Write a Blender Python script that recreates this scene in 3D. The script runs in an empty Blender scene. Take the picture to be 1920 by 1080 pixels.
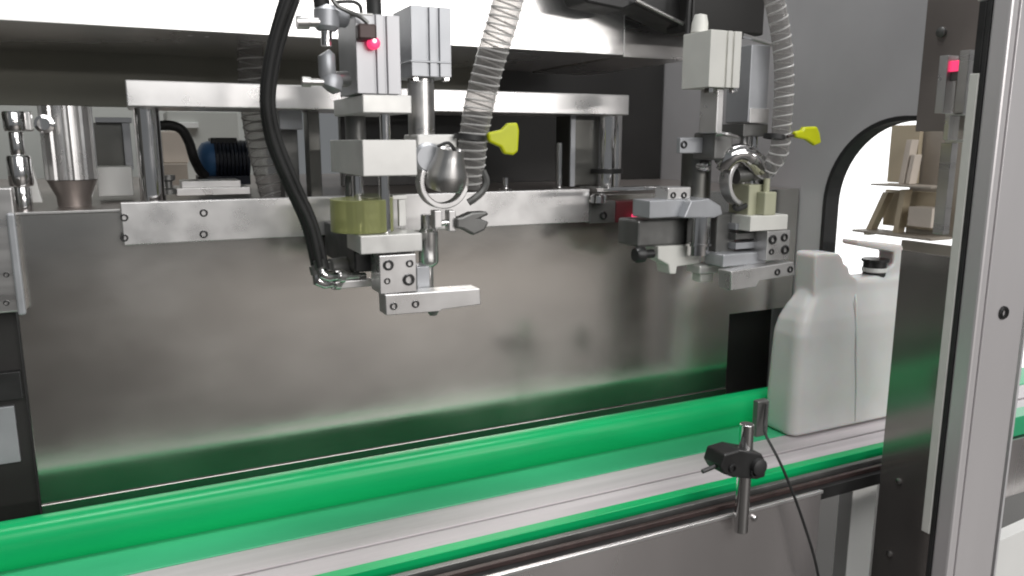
import bpy, bmesh, math, random
from mathutils import Vector, Matrix
R = math.radians
random.seed(7)
S = bpy.context.scene
C = S.collection

# ------------------------------------------------------------------ camera
CAM_F, CAM_YAW, CAM_PITCH = 1450.0, R(25.5), R(10.7)     # focal length in photo pixels
cam = bpy.data.cameras.new('camera'); co = bpy.data.objects.new('camera', cam); C.objects.link(co)
cam.sensor_width = 36; cam.lens = 36 * CAM_F / 1920; cam.clip_start = .01; cam.clip_end = 100
co.rotation_euler = (math.pi/2 - CAM_PITCH, 0, -CAM_YAW)
cam.dof.use_dof = True; cam.dof.focus_distance = .98; cam.dof.aperture_fstop = 8.0
S.camera = co
# ------------------------------------------------------------------ world, lamps, exposure
w = bpy.data.worlds.new('World'); S.world = w; w.use_nodes = True
w.node_tree.nodes['Background'].inputs[0].default_value = (.93, .97, 1, 1)
w.node_tree.nodes['Background'].inputs[1].default_value = .17
S.view_settings.view_transform = 'Standard'; S.view_settings.look = 'None'
S.view_settings.exposure = 0; S.view_settings.gamma = 1
S.cycles.use_denoising = True
S.cycles.max_bounces = 10; S.cycles.transparent_max_bounces = 24
S.cycles.sample_clamp_indirect = 6; S.cycles.filter_width = 2.0
def area(name, loc, target, sx, sy, power, col=(1, 1, 1)):
    l = bpy.data.lights.new(name, 'AREA'); l.shape = 'RECTANGLE'; l.size = sx; l.size_y = sy
    l.energy = power; l.color = col
    o = bpy.data.objects.new(name, l); C.objects.link(o); o.location = loc
    o.rotation_euler = (Vector(target) - Vector(loc)).to_track_quat('-Z', 'Y').to_euler()
    return o
area('workshop_lamp', (.75, -1.75, 1.35), (.55, .9, 0), 3.0, 1.5, 58, (1, .99, .975))
area('floor_fill', (2.6, -5.2, .7), (2.6, -5.1, -1.2), 3.6, 1.0, 440, (1, .96, .93))  # added fill: brightens the far floor that the apron mirrors
area('ceiling_lamp', (.5, .75, 2.2), (.5, .86, -.2), 2.2, .5, 48, (1, 1, 1))

# ------------------------------------------------------------------ helpers
_f = Vector((math.sin(CAM_YAW)*math.cos(CAM_PITCH), math.cos(CAM_YAW)*math.cos(CAM_PITCH), -math.sin(CAM_PITCH)))
_r = Vector((math.cos(CAM_YAW), -math.sin(CAM_YAW), 0)); _u = _r.cross(_f)
def at(px, py, Y):
    """point of the upright plane at depth Y that a pixel of the photograph looks at"""
    d = _f + _r*((px-960)/CAM_F) - _u*((py-540)/CAM_F)
    return d*(Y/d.y)
def atx(px, py, X):
    d = _f + _r*((px-960)/CAM_F) - _u*((py-540)/CAM_F)
    return d*(X/d.x)

class MB:
    def __init__(s): s.bm = bmesh.new()
    def box(s, x0, x1, y0, y1, z0, z1):
        x0, x1 = sorted((x0, x1)); y0, y1 = sorted((y0, y1)); z0, z1 = sorted((z0, z1))
        v = [s.bm.verts.new(p) for p in ((x0,y0,z0),(x1,y0,z0),(x1,y1,z0),(x0,y1,z0),(x0,y0,z1),(x1,y0,z1),(x1,y1,z1),(x0,y1,z1))]
        for f in ((3,2,1,0),(4,5,6,7),(0,1,5,4),(1,2,6,5),(2,3,7,6),(3,0,4,7)): s.bm.faces.new([v[i] for i in f])
        return s
    def fb(s, px0, py0, px1, py1, Y, d):
        """box whose front face covers that part of the picture, at depth Y and d deep"""
        mx, my = (px0+px1)/2, (py0+py1)/2
        return s.box(at(px0, my, Y).x, at(px1, my, Y).x, Y, Y+d, at(mx, py1, Y).z, at(mx, py0, Y).z)
    def prism(s, pts, axis, a0, a1):
        """outline pts extruded along axis ('x': pts are y,z; 'y': x,z; 'z': x,y)"""
        def P(p, a): return {'x': (a, p[0], p[1]), 'y': (p[0], a, p[1]), 'z': (p[0], p[1], a)}[axis]
        A = [s.bm.verts.new(P(p, a0)) for p in pts]; B = [s.bm.verts.new(P(p, a1)) for p in pts]
        n = len(pts)
        s.bm.faces.new(A); s.bm.faces.new(B[::-1])
        for i in range(n): s.bm.faces.new((A[i], B[i], B[(i+1) % n], A[(i+1) % n]))
        return s
    def lathe(s, base, axis, prof, n=20):
        """prof: list of (radius, distance along axis from base)"""
        ax = Vector(axis).normalized(); t = Vector((0,0,1)) if abs(ax.z) < .9 else Vector((1,0,0))
        e1 = ax.cross(t).normalized(); e2 = ax.cross(e1); base = Vector(base); rings = []
        for r, h in prof:
            c = base + ax*h
            if r < 1e-7: rings.append([s.bm.verts.new(c)])
            else: rings.append([s.bm.verts.new(c + e1*(r*math.cos(2*math.pi*i/n)) + e2*(r*math.sin(2*math.pi*i/n))) for i in range(n)])
        for a, b in zip(rings, rings[1:]):
            for i in range(n):
                j = (i+1) % n
                if len(a) == 1 and len(b) == 1: continue
                if len(a) == 1: s.bm.faces.new((a[0], b[i], b[j]))
                elif len(b) == 1: s.bm.faces.new((a[i], a[j], b[0]))
                else: s.bm.faces.new((a[i], a[j], b[j], b[i]))
        return s
    def cyl(s, p, q, r, n=20):
        p, q = Vector(p), Vector(q); L = (q-p).length
        return s.lathe(p, q-p, [(0,0),(r,0),(r,L),(0,L)], n)
    def vcyl(s, px0, px1, py0, py1, Y, n=24):
        """upright cylinder as wide as px0..px1, its front at depth Y"""
        my = (py0+py1)/2; a, b = at(px0, my, Y), at(px1, my, Y); r = abs(b.x-a.x)/2
        X = (a.x+b.x)/2; mx = (px0+px1)/2
        return s.cyl((X, Y+r, at(mx, py1, Y).z), (X, Y+r, at(mx, py0, Y).z), r, n)
    def tube(s, pts, r, n=10, cap=True):
        pts = [Vector(p) for p in pts]; rings = []; e = None
        for i, p in enumerate(pts):
            t = (pts[min(i+1, len(pts)-1)] - pts[max(i-1, 0)]).normalized()
            if e is None: e = t.cross(Vector((0,1,0.3))).normalized()
            e = (e - t*e.dot(t)).normalized(); f = t.cross(e)
            rr = r[i] if isinstance(r, (list, tuple)) else r
            rings.append([s.bm.verts.new(p + e*(rr*math.cos(2*math.pi*k/n)) + f*(rr*math.sin(2*math.pi*k/n))) for k in range(n)])
        for a, b in zip(rings, rings[1:]):
            for k in range(n): s.bm.faces.new((a[k], a[(k+1) % n], b[(k+1) % n], b[k]))
        if cap: s.bm.faces.new(rings[0][::-1]); s.bm.faces.new(rings[-1])
        return s
    def arc(s, c, R0, r, a0, a1, depth, n=28):
        """flat band bent round c in an upright plane: inner radius R0, outer R0+r"""
        c = Vector(c); L = []
        for i in range(n+1):
            a = R(a0 + (a1-a0)*i/n); ca, sa = math.cos(a), math.sin(a)
            L.append([s.bm.verts.new((c.x+q*ca, c.y+dy, c.z+q*sa)) for q, dy in ((R0,0),(R0+r,0),(R0+r,depth),(R0,depth))])
        for a, b in zip(L, L[1:]):
            for k in range(4): s.bm.faces.new((a[k], a[(k+1) % 4], b[(k+1) % 4], b[k]))
        s.bm.faces.new(L[0][::-1]); s.bm.faces.new(L[-1])
        return s
    def build(s, name, mat, parent=None, bevel=.0007, smooth=False, kind=None, label=None):
        bm = s.bm; bmesh.ops.recalc_face_normals(bm, faces=bm.faces[:])
        c = Vector((0,0,0)); [c.__iadd__(v.co) for v in bm.verts]; c /= max(1, len(bm.verts))
        for v in bm.verts: v.co -= c
        me = bpy.data.meshes.new(name)
        if smooth:
            for f in bm.faces: f.smooth = True
            for e in bm.edges:
                if len(e.link_faces) == 2 and e.calc_face_angle(0) > R(38): e.smooth = False
        bm.to_mesh(me); bm.free(); me.materials.append(mat)
        o = bpy.data.objects.new(name, me); C.objects.link(o); o.location = c
        if parent: attach(o, parent)
        if bevel:
            b = o.modifiers.new('bevel', 'BEVEL'); b.width = bevel; b.segments = 2; b.limit_method = 'ANGLE'; b.angle_limit = R(50)
        if kind: o['kind'] = kind
        if label: o['label'] = label
        return o
WP = {}
def attach(o, parent):
    WP[o.name] = o.location.copy()
    o.parent = parent
    o.location = o.location - (WP[parent.name] if parent.name in WP else parent.location)
def thing(name, label, cat, loc, group=None):
    o = bpy.data.objects.new(name, None); C.objects.link(o); o.location = loc; o.empty_display_size = .02
    WP[o.name] = Vector(loc)
    o['label'] = label; o['category'] = cat
    if group: o['group'] = group
    return o
def tag(o, label, cat, group=None):
    o['label'] = label; o['category'] = cat
    if group: o['group'] = group
    WP[o.name] = o.location.copy()
    return o
def smooth_path(pts, n=8):
    """Catmull-Rom through the points"""
    P = [Vector(p) for p in pts]; P = [P[0]*2-P[1]] + P + [P[-1]*2-P[-2]]; out = []
    for i in range(1, len(P)-2):
        for k in range(n):
            t = k/n; a, b, c, d = P[i-1:i+3]
            out.append(.5*((2*b) + (c-a)*t + (2*a-5*b+4*c-d)*t*t + (3*b-a-3*c+d)*t**3))
    out.append(P[-2]); return out

# ------------------------------------------------------------------ materials
def mat(name, col, rough=.5, metal=0, noise=.0, nscale=8, stretch=(1,1,1), rvar=.0, bump=0, bscale=200, spec=.5, **kw):
    m = bpy.data.materials.new(name); m.use_nodes = True; nt = m.node_tree; b = nt.nodes['Principled BSDF']
    b.inputs['Base Color'].default_value = (*col, 1); b.inputs['Roughness'].default_value = rough
    b.inputs['Metallic'].default_value = metal; b.inputs['Specular IOR Level'].default_value = spec
    for k, v in kw.items(): b.inputs[k].default_value = v
    if noise or rvar or bump:
        tc = nt.nodes.new('ShaderNodeTexCoord'); mp = nt.nodes.new('ShaderNodeMapping'); mp.inputs['Scale'].default_value = stretch
        nt.links.new(tc.outputs['Object'], mp.inputs[0])
        n = nt.nodes.new('ShaderNodeTexNoise'); n.inputs['Scale'].default_value = nscale; n.inputs['Detail'].default_value = 5
        nt.links.new(mp.outputs[0], n.inputs['Vector'])
        if noise:
            rp = nt.nodes.new('ShaderNodeValToRGB'); e = rp.color_ramp.elements
            e[0].position = .3; e[1].position = .7
            e[0].color = (*[c*(1-noise) for c in col], 1); e[1].color = (*[min(1, c*(1+noise)) for c in col], 1)
            nt.links.new(n.outputs[0], rp.inputs[0]); nt.links.new(rp.outputs[0], b.inputs['Base Color'])
        if rvar:
            mr = nt.nodes.new('ShaderNodeMapRange'); mr.inputs[1].default_value = .3; mr.inputs[2].default_value = .7
            mr.inputs[3].default_value = max(.02, rough-rvar); mr.inputs[4].default_value = rough+rvar
            nt.links.new(n.outputs[0], mr.inputs[0]); nt.links.new(mr.outputs[0], b.inputs['Roughness'])
        if bump:
            n2 = nt.nodes.new('ShaderNodeTexNoise'); n2.inputs['Scale'].default_value = bscale; n2.inputs['Detail'].default_value = 3
            nt.links.new(mp.outputs[0], n2.inputs['Vector'])
            bp = nt.nodes.new('ShaderNodeBump'); bp.inputs['Strength'].default_value = bump; bp.inputs['Distance'].default_value = .001
            nt.links.new(n2.outputs[0], bp.inputs['Height']); nt.links.new(bp.outputs[0], b.inputs['Normal'])
    return m
M = dict(
    panel=mat('satin_steel', (.62,.60,.57), .17, .97, .17, 4.5, (1,1,1.6), .06, .05, 30),
    wallsteel=mat('grey_sheet', (.70,.69,.70), .36, .35, .10, 4, rvar=.06),
    post=mat('post_aluminium', (.64,.615,.62), .34, .4, .05, 6, (1,1,.2), .05),
    barsteel=mat('ground_bar', (.80,.79,.78), .20, .92, .05, 10, (1,1,4), .05),
    framesheet=mat('frame_sheet', (.66,.625,.62), .24, .88, .12, 4, (1,1,.3), .06),
    stem=mat('turned_steel', (.66,.65,.64), .22, .9, .06, 20, rvar=.05),
    cylalu=mat('cylinder_aluminium', (.45,.45,.465), .38, .5, .05, 20, (1,1,.2), .05),
    bolt=mat('dark_bolt', (.06,.06,.06), .3, .7),
    steel=mat('brushed_steel', (.62,.61,.60), .30, 1, .08, 6, (1,1,8), .06),
    beam=mat('bright_sheet', (.88,.87,.86), .25, .88, .06, 3, (1,1,.3), .08, .5, 5),
    darksteel=mat('dark_steel', (.16,.16,.15), .32, 1, .15, 6, rvar=.06),
    smoked=mat('smoked_steel', (.34,.315,.30), .16, .75, .1, 5),
    chrome=mat('polished_chrome', (.74,.73,.73), .10, 1, .04, 20, rvar=.03),
    alu=mat('satin_aluminium', (.70,.69,.685), .30, .82, .04, 30, rvar=.05),
    aluw=mat('anodised_white', (.66,.655,.635), .36, .35, .06, 40, rvar=.08),
    anod=mat('grey_anodised', (.40,.41,.43), .38, .45, .05, 30, rvar=.05),
    cream=mat('cream_plastic', (.68,.675,.635), .42, 0, .04, 30, rvar=.06),
    gun=mat('gunmetal', (.17,.17,.165), .36, .6, .15, 25, rvar=.08),
    black=mat('black_plastic', (.018,.018,.018), .38, 0, .2, 30, rvar=.1),
    rubber=mat('black_rubber', (.022,.022,.022), .55, 0, .2, 50, rvar=.1),
    dark=mat('plain_black', (.020,.019,.018), .45, 0, .2, 6, rvar=.1),  # also stands in for shade in the voids behind notch and conveyor
    valance=mat('grey_paint', (.20,.20,.165), .5, 0, .10, 5),
    green=mat('green_plastic', (.004,.41,.130), .32, 0, .28, 6, (.3,1,1), .12, .05, 60, .35),
    greenlit=mat('lit_green_plastic', (.05,.42,.20), .36, 0, .2, 9, (.3,1,1), .08),  # lighter copy of the green: light from above put into the colour
    belt=mat('pale_belt', (.53,.485,.50), .36, 0, .16, 16, (.12,4,1), .1, .08, 60),
    white=mat('white_plastic', (.80,.80,.78), .40, 0, .03, 10, rvar=.06),
    jug=mat('milky_plastic', (.70,.70,.685), .36, 0, .07, 9, rvar=.08, bump=.5, bscale=14, **{'Subsurface Weight': .35, 'Subsurface Scale': .02}),
    olive=mat('olive_urethane', (.44,.46,.22), .25, 0, .1, 20, **{'Transmission Weight': .6}),
    oliveP=mat('pale_olive', (.42,.42,.30), .4, 0, .06, 20),
    yellow=mat('yellow_plastic', (.56,.60,.004), .35, 0, .06, 40),
    red=mat('red_plastic', (.13,.025,.03), .4),
    navy=mat('navy_paint', (.015,.02,.035), .4, .1, .15, 20),
    blue=mat('blue_paint', (.05,.15,.33), .4, .1, .15, 20),
    tan=mat('tan_steel', (.46,.39,.28), .5, .2, .15, 8),
    brown=mat('brown_steel', (.30,.265,.225), .5, .2, .15, 8),
    carton=mat('beige_board', (.52,.46,.40), .7, 0, .06, 10),
    wall=mat('pale_wall', (.50,.51,.48), .7, 0, .05, 3),
    deck=mat('deck_steel', (.36,.32,.30), .35, .7, .12, 6, rvar=.08),
    floor=mat('concrete', (.06,.056,.052), .7, 0, .15, 1.5, rvar=.1),
    copper=mat('bronze', (.055,.035,.033), .4, .3, .2, 40),
)
def emit(name, col, s):
    m = bpy.data.materials.new(name); m.use_nodes = True; b = m.node_tree.nodes['Principled BSDF']
    b.inputs['Base Color'].default_value = (*col, 1); b.inputs['Emission Color'].default_value = (*col, 1); b.inputs['Emission Strength'].default_value = s
    return m
M['led'] = emit('red_led', (.95,.05,.16), 1.1)
M['ledcore'] = emit('led_core', (1,.72,.78), 1.3)
M['day'] = emit('daylight_glow', (1, 1, .99), 1.5)
def clear(name, amount, col, rough=.12, tint=(.93,.93,.92)):
    m = bpy.data.materials.new(name); m.use_nodes = True; nt = m.node_tree; b = nt.nodes['Principled BSDF']
    b.inputs['Base Color'].default_value = (*col, 1); b.inputs['Roughness'].default_value = rough
    tr = nt.nodes.new('ShaderNodeBsdfTransparent'); tr.inputs[0].default_value = (*tint, 1)
    lw = nt.nodes.new('ShaderNodeLayerWeight'); lw.inputs[0].default_value = .35
    mr = nt.nodes.new('ShaderNodeMapRange'); mr.inputs[3].default_value = amount; mr.inputs[4].default_value = min(1, amount+.55)
    mx = nt.nodes.new('ShaderNodeMixShader'); nt.links.new(lw.outputs['Facing'], mr.inputs[0]); nt.links.new(mr.outputs[0], mx.inputs[0])
    nt.links.new(tr.outputs[0], mx.inputs[1]); nt.links.new(b.outputs[0], mx.inputs[2])
    nt.links.new(mx.outputs[0], nt.nodes['Material Output'].inputs[0]); return m
M['hose'] = clear('clear_hose', .20, (.42,.41,.40), .08, (.74,.73,.72))
M['olive'] = clear('olive_urethane', .5, (.36,.38,.17), .2, (.80,.82,.55))
M['rib'] = clear('hose_wire', .42, (.78,.77,.76), .08, (.85,.85,.84))
M['acrylic'] = clear('clear_acrylic', .15, (.5,.48,.46))

_screw = None
def screw(px, py, Y, r_px, parent, mt='steel', name='screw'):
    """socket head screw set into a face that looks to the front; they all share one mesh"""
    global _screw
    p = at(px, py, Y); r = (at(px+r_px, py, Y) - p).length
    if _screw is None:
        mb = MB(); mb.lathe((0,0,0), (0,1,0), [(1,.3),(1,-.25),(.86,-.42),(.58,-.42),(.54,.15),(0,.15)], 12)
        me = bpy.data.meshes.new('screw'); bmesh.ops.recalc_face_normals(mb.bm, faces=mb.bm.faces[:]); mb.bm.to_mesh(me); mb.bm.free()
        me.materials.append(M['bolt']); _screw = me
    o = bpy.data.objects.new(name, _screw); C.objects.link(o); o.location = p; o.scale = (r, r, r)
    attach(o, parent); return o

# ================================================================== setting
o = MB().box(-6, 8, -8, 6, -1.3, -1.25).build('floor', M['floor'], bevel=0, kind='structure')

# ------------------------------------------------------------------ machine cabinet
# steel apron behind the conveyor
t = thing('apron_panel', 'wide satin steel apron panel hanging behind the green guide rail', 'machine panel', (.4, 1.0, -.42))
q = MB(); X0, X1, X2 = -.135, .887, 1.03
q.prism([(X0,-.418),(X1,-.418),(X1,-.288),(X2-.003,-.288),(X2-.003,-.079),(X0,-.079)], 'y', 1.0, 1.003)
q.build('sheet', M['panel'], t, bevel=.0006)
MB().box(X0, X1, .9982, 1.003, -.4345, -.4187).build('bottom_lip', M['panel'], t, bevel=.0006)
MB().box(X0, at(226,395,1).x, .9975, 1.0095, -.0788, -.0762).build('top_lip', M['steel'], t, bevel=.0004)
# bar with screws along the top of the apron
t = thing('mounting_bar', 'bright aluminium bar with socket screws along the top of the apron panel', 'machine bar', at(600,460,.985))
q = MB(); a, b = at(229,420,.985), at(1105,390,.985)
q.box(a.x, b.x, .985, .9992, -.1165, -.068); q.build('bar', M['alu'], t, bevel=.001)
for px, py in ((382,399),(382,439),(233,408),(233,446)): screw(px, py, .985, 8, t)
# deck and dark inner panels
tag(MB().box(-.6, 1.027, 1.0045, 2.0, -.09, -.0795).build('machine_deck', M['deck'], bevel=.001), 'brownish flat steel deck of the machine behind the apron panel', 'machine deck')
tag(MB().box(.33, 1.027, 1.40, 1.42, -.079, .75).build('back_panel', M['dark']), 'black back panel closing the inside of the machine', 'machine panel')
tag(MB().box(.62, 1.026, 1.045, 1.05, -.46, -.1).build('notch_void', M['dark']), 'black sheet standing for the dark gap in the lower right apron notch', 'machine panel')  # black sheet put in for the shade behind the notch
tag(MB().box(-.8, 1.2, 1.06, 1.08, -1.25, -.47).build('lower_void', M['dark']), 'black sheet standing for the dark void behind and below the conveyor', 'machine panel')  # black sheet put in for the shade under the conveyor
# overhead beam
t = thing('overhead_beam', 'bright sheet steel box beam across the top of the machine', 'machine beam', (.2, 1.0, .125))
xe, xm = at(1292,100,1).x, at(1170,100,1).x
MB().box(-.75, xm-.0005, 1.0, 1.30, .1255, .42).build('front_sheet', M['beam'], t, bevel=.001)
MB().box(xm+.0005, xe, 1.0015, 1.30, .1235, .42).build('grey_end', M['steel'], t, label='grey right end of the beam, duller reflection put in as colour')  # grey piece where the beam reflection fades, put in as colour
tag(MB().box(-.75, at(938,150,1.3).x, 1.302, 1.325, .051, .3).build('valance', M['valance']), 'dark greenish grey valance sheet hanging behind the overhead beam', 'machine panel')
# unseen wall added to block light and the pieces seen at the left edge
tag(MB().box(-.80, -.78, .45, 1.5, -1.25, .7).build('left_light_blocker', M['darksteel']), 'unseen dark wall added on the left to keep side faces dark', 'machine panel')  # added out of view so left-facing sides stay dark
t = thing('corner_post', 'black post with pale plate at the left edge beside the apron panel', 'machine post', (-.25, 1.02, -.7))
MB().box(-.34, -.1385, 1.012, 1.05, -.70, -.181).build('post', M['dark'], t)
MB().fb(-40, 765, 33, 872, 1.006, .006).build('pale_plate', M['anod'], t)
screw(14, 733, 1.011, 7, t)
MB().fb(-30, 700, 40, 752, 1.001, .01).build('latch', M['black'], t)
t = thing('side_bracket', 'grey bent steel bracket at the left edge above the black post', 'bracket', at(20,590,.98))
MB().fb(-40, 352, 36, 588, .985, .02).build('plate', M['steel'], t, bevel=.002)
MB().fb(22, 400, 38, 592, .977, .008).build('flange', M['anod'], t, bevel=.002)
for py in (515, 568): screw(12, py, .985, 6, t)

# right end wall with the arched opening
t = thing('end_wall', 'grey steel end wall with arched opening the conveyor passes through', 'machine wall', (1.03, .8, -.42))
WX = 1.03
yl, zt, rad = .942, .034, .137
arch = [(yl, -.60)] + [(yl-rad+rad*math.cos(R(a)), zt-rad+rad*math.sin(R(a))) for a in range(0, 91, 6)] + [(.66, zt), (.66, -.60)]
outer = [(1.35,-.60),(1.35,.75),(.60,.75),(.60,-.60)]
q = MB()                                   # wall sheet around the opening, cut into bands that butt end to end
q.box(WX, WX+.004, yl, 1.425, -.60, .75)
q.box(WX, WX+.004, .60, .66, -.60, zt)
q.prism([(yl, zt-rad)] + [p for p in arch[1:17]] + [(yl-rad, .75), (yl, .75)], 'x', WX, WX+.004)
q.box(WX, WX+.004, .60, yl-rad, zt, .75)
q.build('sheet', M['wallsteel'], t, bevel=0)
q = MB(); L = []
inn = [(y, z) for y, z in arch]
def off(i, d):
    p0, p1 = Vector(inn[max(i-1,0)]), Vector(inn[min(i+1,len(inn)-1)]); tt = (p1-p0).normalized(); return Vector(inn[i]) + Vector((-tt.y, tt.x))*d
for i in range(len(inn)):
    a, b = off(i, -.004), off(i, .003)
    L.append([q.bm.verts.new(v) for v in ((WX-.004,a.x,a.y),(WX-.004,b.x,b.y),(WX+.026,b.x,b.y),(WX+.026,a.x,a.y))])
for A, B in zip(L, L[1:]):
    for k in range(4): q.bm.faces.new((A[k], A[(k+1)%4], B[(k+1)%4], B[k]))
q.build('edge_trim', M['rubber'], t, bevel=0)
# smoked guard plate standing in the near part of the opening
t = thing('guard_plate', 'dark smoked steel guard plate with green reflections right of the white jug', 'guard', (.92, .72, -1.2))
g0, g1 = atx(1690,470,.92), atx(1812,470,.92)
MB().box(.92, .924, g1.y, g0.y, -1.2, g0.z+.001).build('plate', M['smoked'], t)
for px, py in ((1686,902),(1668,1038)):
    p = atx(px, py, .92); MB().lathe((.92,p.y,p.z), (-1,0,0), [(.004,0),(.004,.002),(.0025,.003),(0,.003)], 12).build('screw', M['steel'], t, bevel=0, smooth=True)

# ------------------------------------------------------------------ conveyor
XL, XR = -.75, 2.6
t = thing('conveyor', 'conveyor with pale twin belt, green wear strips and steel side frame', 'conveyor', (.3, .83, -1.2))
ZB = -.4546
MB().box(XL, XR, .8585, .9275, ZB-.012, ZB+.001).build('wear_strip', M['greenlit'], t, bevel=.001)
MB().box(XL, XR, .8092, .858, ZB-.006, ZB).build('belt', M['belt'], t, bevel=.0012)
MB().box(XL, XR, .7711, .8055, ZB-.006, ZB-.0004).build('belt', M['belt'], t, bevel=.0012)
MB().box(XL, XR, .755, .7697, ZB-.012, ZB+.0015).build('wear_strip', M['green'], t, bevel=.001)
MB().box(XL, XR, .7126, .9165, ZB-.03, ZB-.0125).build('bed', M['black'], t)
MB().box(XL, XR, .736, .7433, ZB-.0125, ZB-.004).build('chain_edge', M['gun'], t)
MB().box(XL, XR, .720, .7258, ZB-.0125, ZB-.006).build('chain_edge', M['copper'], t)
MB().box(XL, .806, .7077, .7111, ZB-.34, ZB-.012).build('side_frame', M['framesheet'], t, bevel=.001)
MB().box(XL, .806, .7047, .7074, ZB-.016, ZB-.0115).build('frame_lip', M['alu'], t, bevel=.0006)
MB().box(1.035, XR, .7077, .7111, ZB-.11, ZB-.012).build('side_frame', M['framesheet'], t, bevel=.001)
MB().box(1.035, XR, .717, .746, ZB-.0125, ZB+.02).build('outfeed_guide', M['greenlit'], t, bevel=.001)
for X in (-.5, 2.1): MB().box(X, X+.05, .76, .90, -1.25, ZB-.031).build('leg', M['steel'], t)
t = thing('guide_rail', 'bright green plastic guide rail along the back edge of the belt', 'guide rail', (.3, .92, -.43))
MB().prism([(.9200,ZB+.0013),(.9172,-.448),(.9148,-.441),(.9130,-.434),(.9121,-.427),(.9122,-.420),(.9135,-.4135),(.9165,-.4085),(.9212,-.4050),(.927,-.4034),(.9335,-.4028),(.938,-.4038),(.938,ZB+.0013)], 'x', XL, 1.02).build('profile', M['green'], t, bevel=0, smooth=True)
# clamp with sensor post on the front frame
t = thing('rail_clamp', 'black clamp on a chrome post at the front edge of the conveyor', 'clamp', at(1405,1000,.683))
q = MB(); q.vcyl(1394, 1414, 800, 1000, .683); q.build('post', M['chrome'], t, bevel=.0008, smooth=True)
q = MB(); pts = [(1350,876),(1358,852),(1386,844),(1402,847),(1428,851),(1436,866),(1434,894),(1418,899),(1374,895),(1357,889)]
q.prism([(at(x,y,.673).x, at(x,y,.673).z) for x, y in pts], 'y', .672, .7045); q.build('clamp_body', M['black'], t, bevel=.002)
q = MB(); c = at(1424,876,.668); q.lathe((c.x,.674,c.z), (0,-1,0), [(.0105,0),(.0105,.008),(.008,.0095),(0,.0095)], 20); q.build('knob', M['rubber'], t, bevel=0, smooth=True)
q = MB(); a = at(1346,872,.683); q.cyl(a, (a.x-.022, .685, a.z-.005), .0028, 10); q.build('handle', M['black'], t, smooth=True)
for px, py in ((1373,878),(1413,886)): screw(px, py, .672, 7, t, name='screw')
q = MB(); c = at(1417,973,.704); q.lathe((c.x,.7077,c.z), (0,-1,0), [(.004,0),(.004,.003),(.0028,.004),(0,.004)], 12); q.build('bolt', M['chrome'], t, bevel=0, smooth=True)
q = MB(); q.fb(1420, 752, 1441, 818, .754, .010); ob = q.build('photo_sensor', M['gun'], bevel=.0015)
tag(ob, 'small dark photoelectric sensor block at the left foot of the white jug', 'sensor')
q = MB(); pts = [at(1437,757,.75), at(1433,800,.744), at(1437,818,.722), at(1462,866,.697), at(1487,925,.688), at(1510,990,.686), at(1528,1050,.683), at(1540,1110,.683)]
q.tube(smooth_path(pts), .0019, 8); tag(q.build('sensor_cable', M['rubber'], bevel=0, smooth=True), 'thin black cable hanging from the sensor across the conveyor front', 'cable')
tag(MB().fb(1592, 868, 1636, 1150, .93, .03).build('bright_gap', M['white'], bevel=.001), 'white upright strip standing in for the bright outside below the jug', 'leg')  # white strip in place of the bright outdoors showing through the gap
q = MB(); p0 = at(1850,990,.68); q.prism([(p0.x,-1.2),(p0.x,p0.z-.012),(p0.x+.5,p0.z+.03),(p0.x+.5,-1.2)], 'y', .66, .68)
tag(q.build('cover_board', M['white'], bevel=.001), 'plain white panel at the lower right corner below the conveyor', 'panel')

# ------------------------------------------------------------------ white jug
t = thing('white_jug', 'white plastic jug with handle hole standing on the conveyor in the arch', 'jug', (1.0, .873, ZB))
q = MB()
def rr(x0, x1, y0, y1, z, r, n=5):
    P = []
    for cx, cy, a0 in ((x1-r,y1-r,0),(x0+r,y1-r,90),(x0+r,y0+r,180),(x1-r,y0+r,270)):
        for k in range(n+1):
            a = R(a0+90*k/n); P.append(q.bm.verts.new((cx+r*math.cos(a), cy+r*math.sin(a), z)))
    return P
XR_ = 1.135
lev = [(.886,XR_-.003,.842,.904,ZB+.0015,.012),(.883,XR_,.839,.907,ZB+.006,.016),(.883,XR_,.839,.907,-.39,.016),(.8845,XR_,.8405,.906,-.337,.016),
       (.886,XR_,.841,.905,-.293,.016),(.891,XR_,.843,.903,-.271,.018),(.901,XR_,.847,.899,-.252,.018),(.915,XR_,.851,.895,-.234,.018),(.924,XR_,.853,.894,-.220,.018),(.932,XR_-.004,.857,.890,-.2125,.014)]
Ls = [rr(*l) for l in lev]
for a, b in zip(Ls, Ls[1:]):
    for i in range(len(a)): q.bm.faces.new((a[i], a[(i+1)%len(a)], b[(i+1)%len(b)], b[i]))
q.bm.faces.new(Ls[0][::-1]); q.bm.faces.new(Ls[-1])
def P2(pts, Y): return [(at(x,y,Y).x, at(x,y,Y).z) for x, y in pts]
q.prism(P2([(1526,575),(1529,478),(1536,474),(1574,475),(1581,484),(1583,494),(1592,500),(1594,512),(1606,522),(1615,575)], .8526), 'y', .8526, .8936)
q.prism(P2([(1604,575),(1618,531),(1646,526),(1660,508),(1680,497),(1682,474),(1612,461),(1612,451),(1698,460),(1712,575)], .8526), 'y', .857, .889)
o = q.build('body', M['jug'], t, bevel=0, smooth=True)        # one blow-moulded skin
m = o.modifiers.new('remesh', 'REMESH'); m.mode = 'VOXEL'; m.voxel_size = .0022; m.use_smooth_shade = True
m = o.modifiers.new('smooth', 'SMOOTH'); m.iterations = 14; m.factor = .5
q = MB(); q.lathe((at(1640,500,.873).x, .873, -.2185), (0,0,1), [(.018,0),(.018,.026),(.021,.027),(.021,.031),(0,.031)], 20); q.build('cap', M['black'], t, bevel=0, smooth=True)
q = MB(); q.lathe((at(1640,500,.873).x, .873, -.2085), (0,0,1), [(.0184,0),(.0195,.001),(.0195,.006),(.0184,.007)], 20); q.build('cap_band', M['white'], t, bevel=0, smooth=True)
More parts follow.
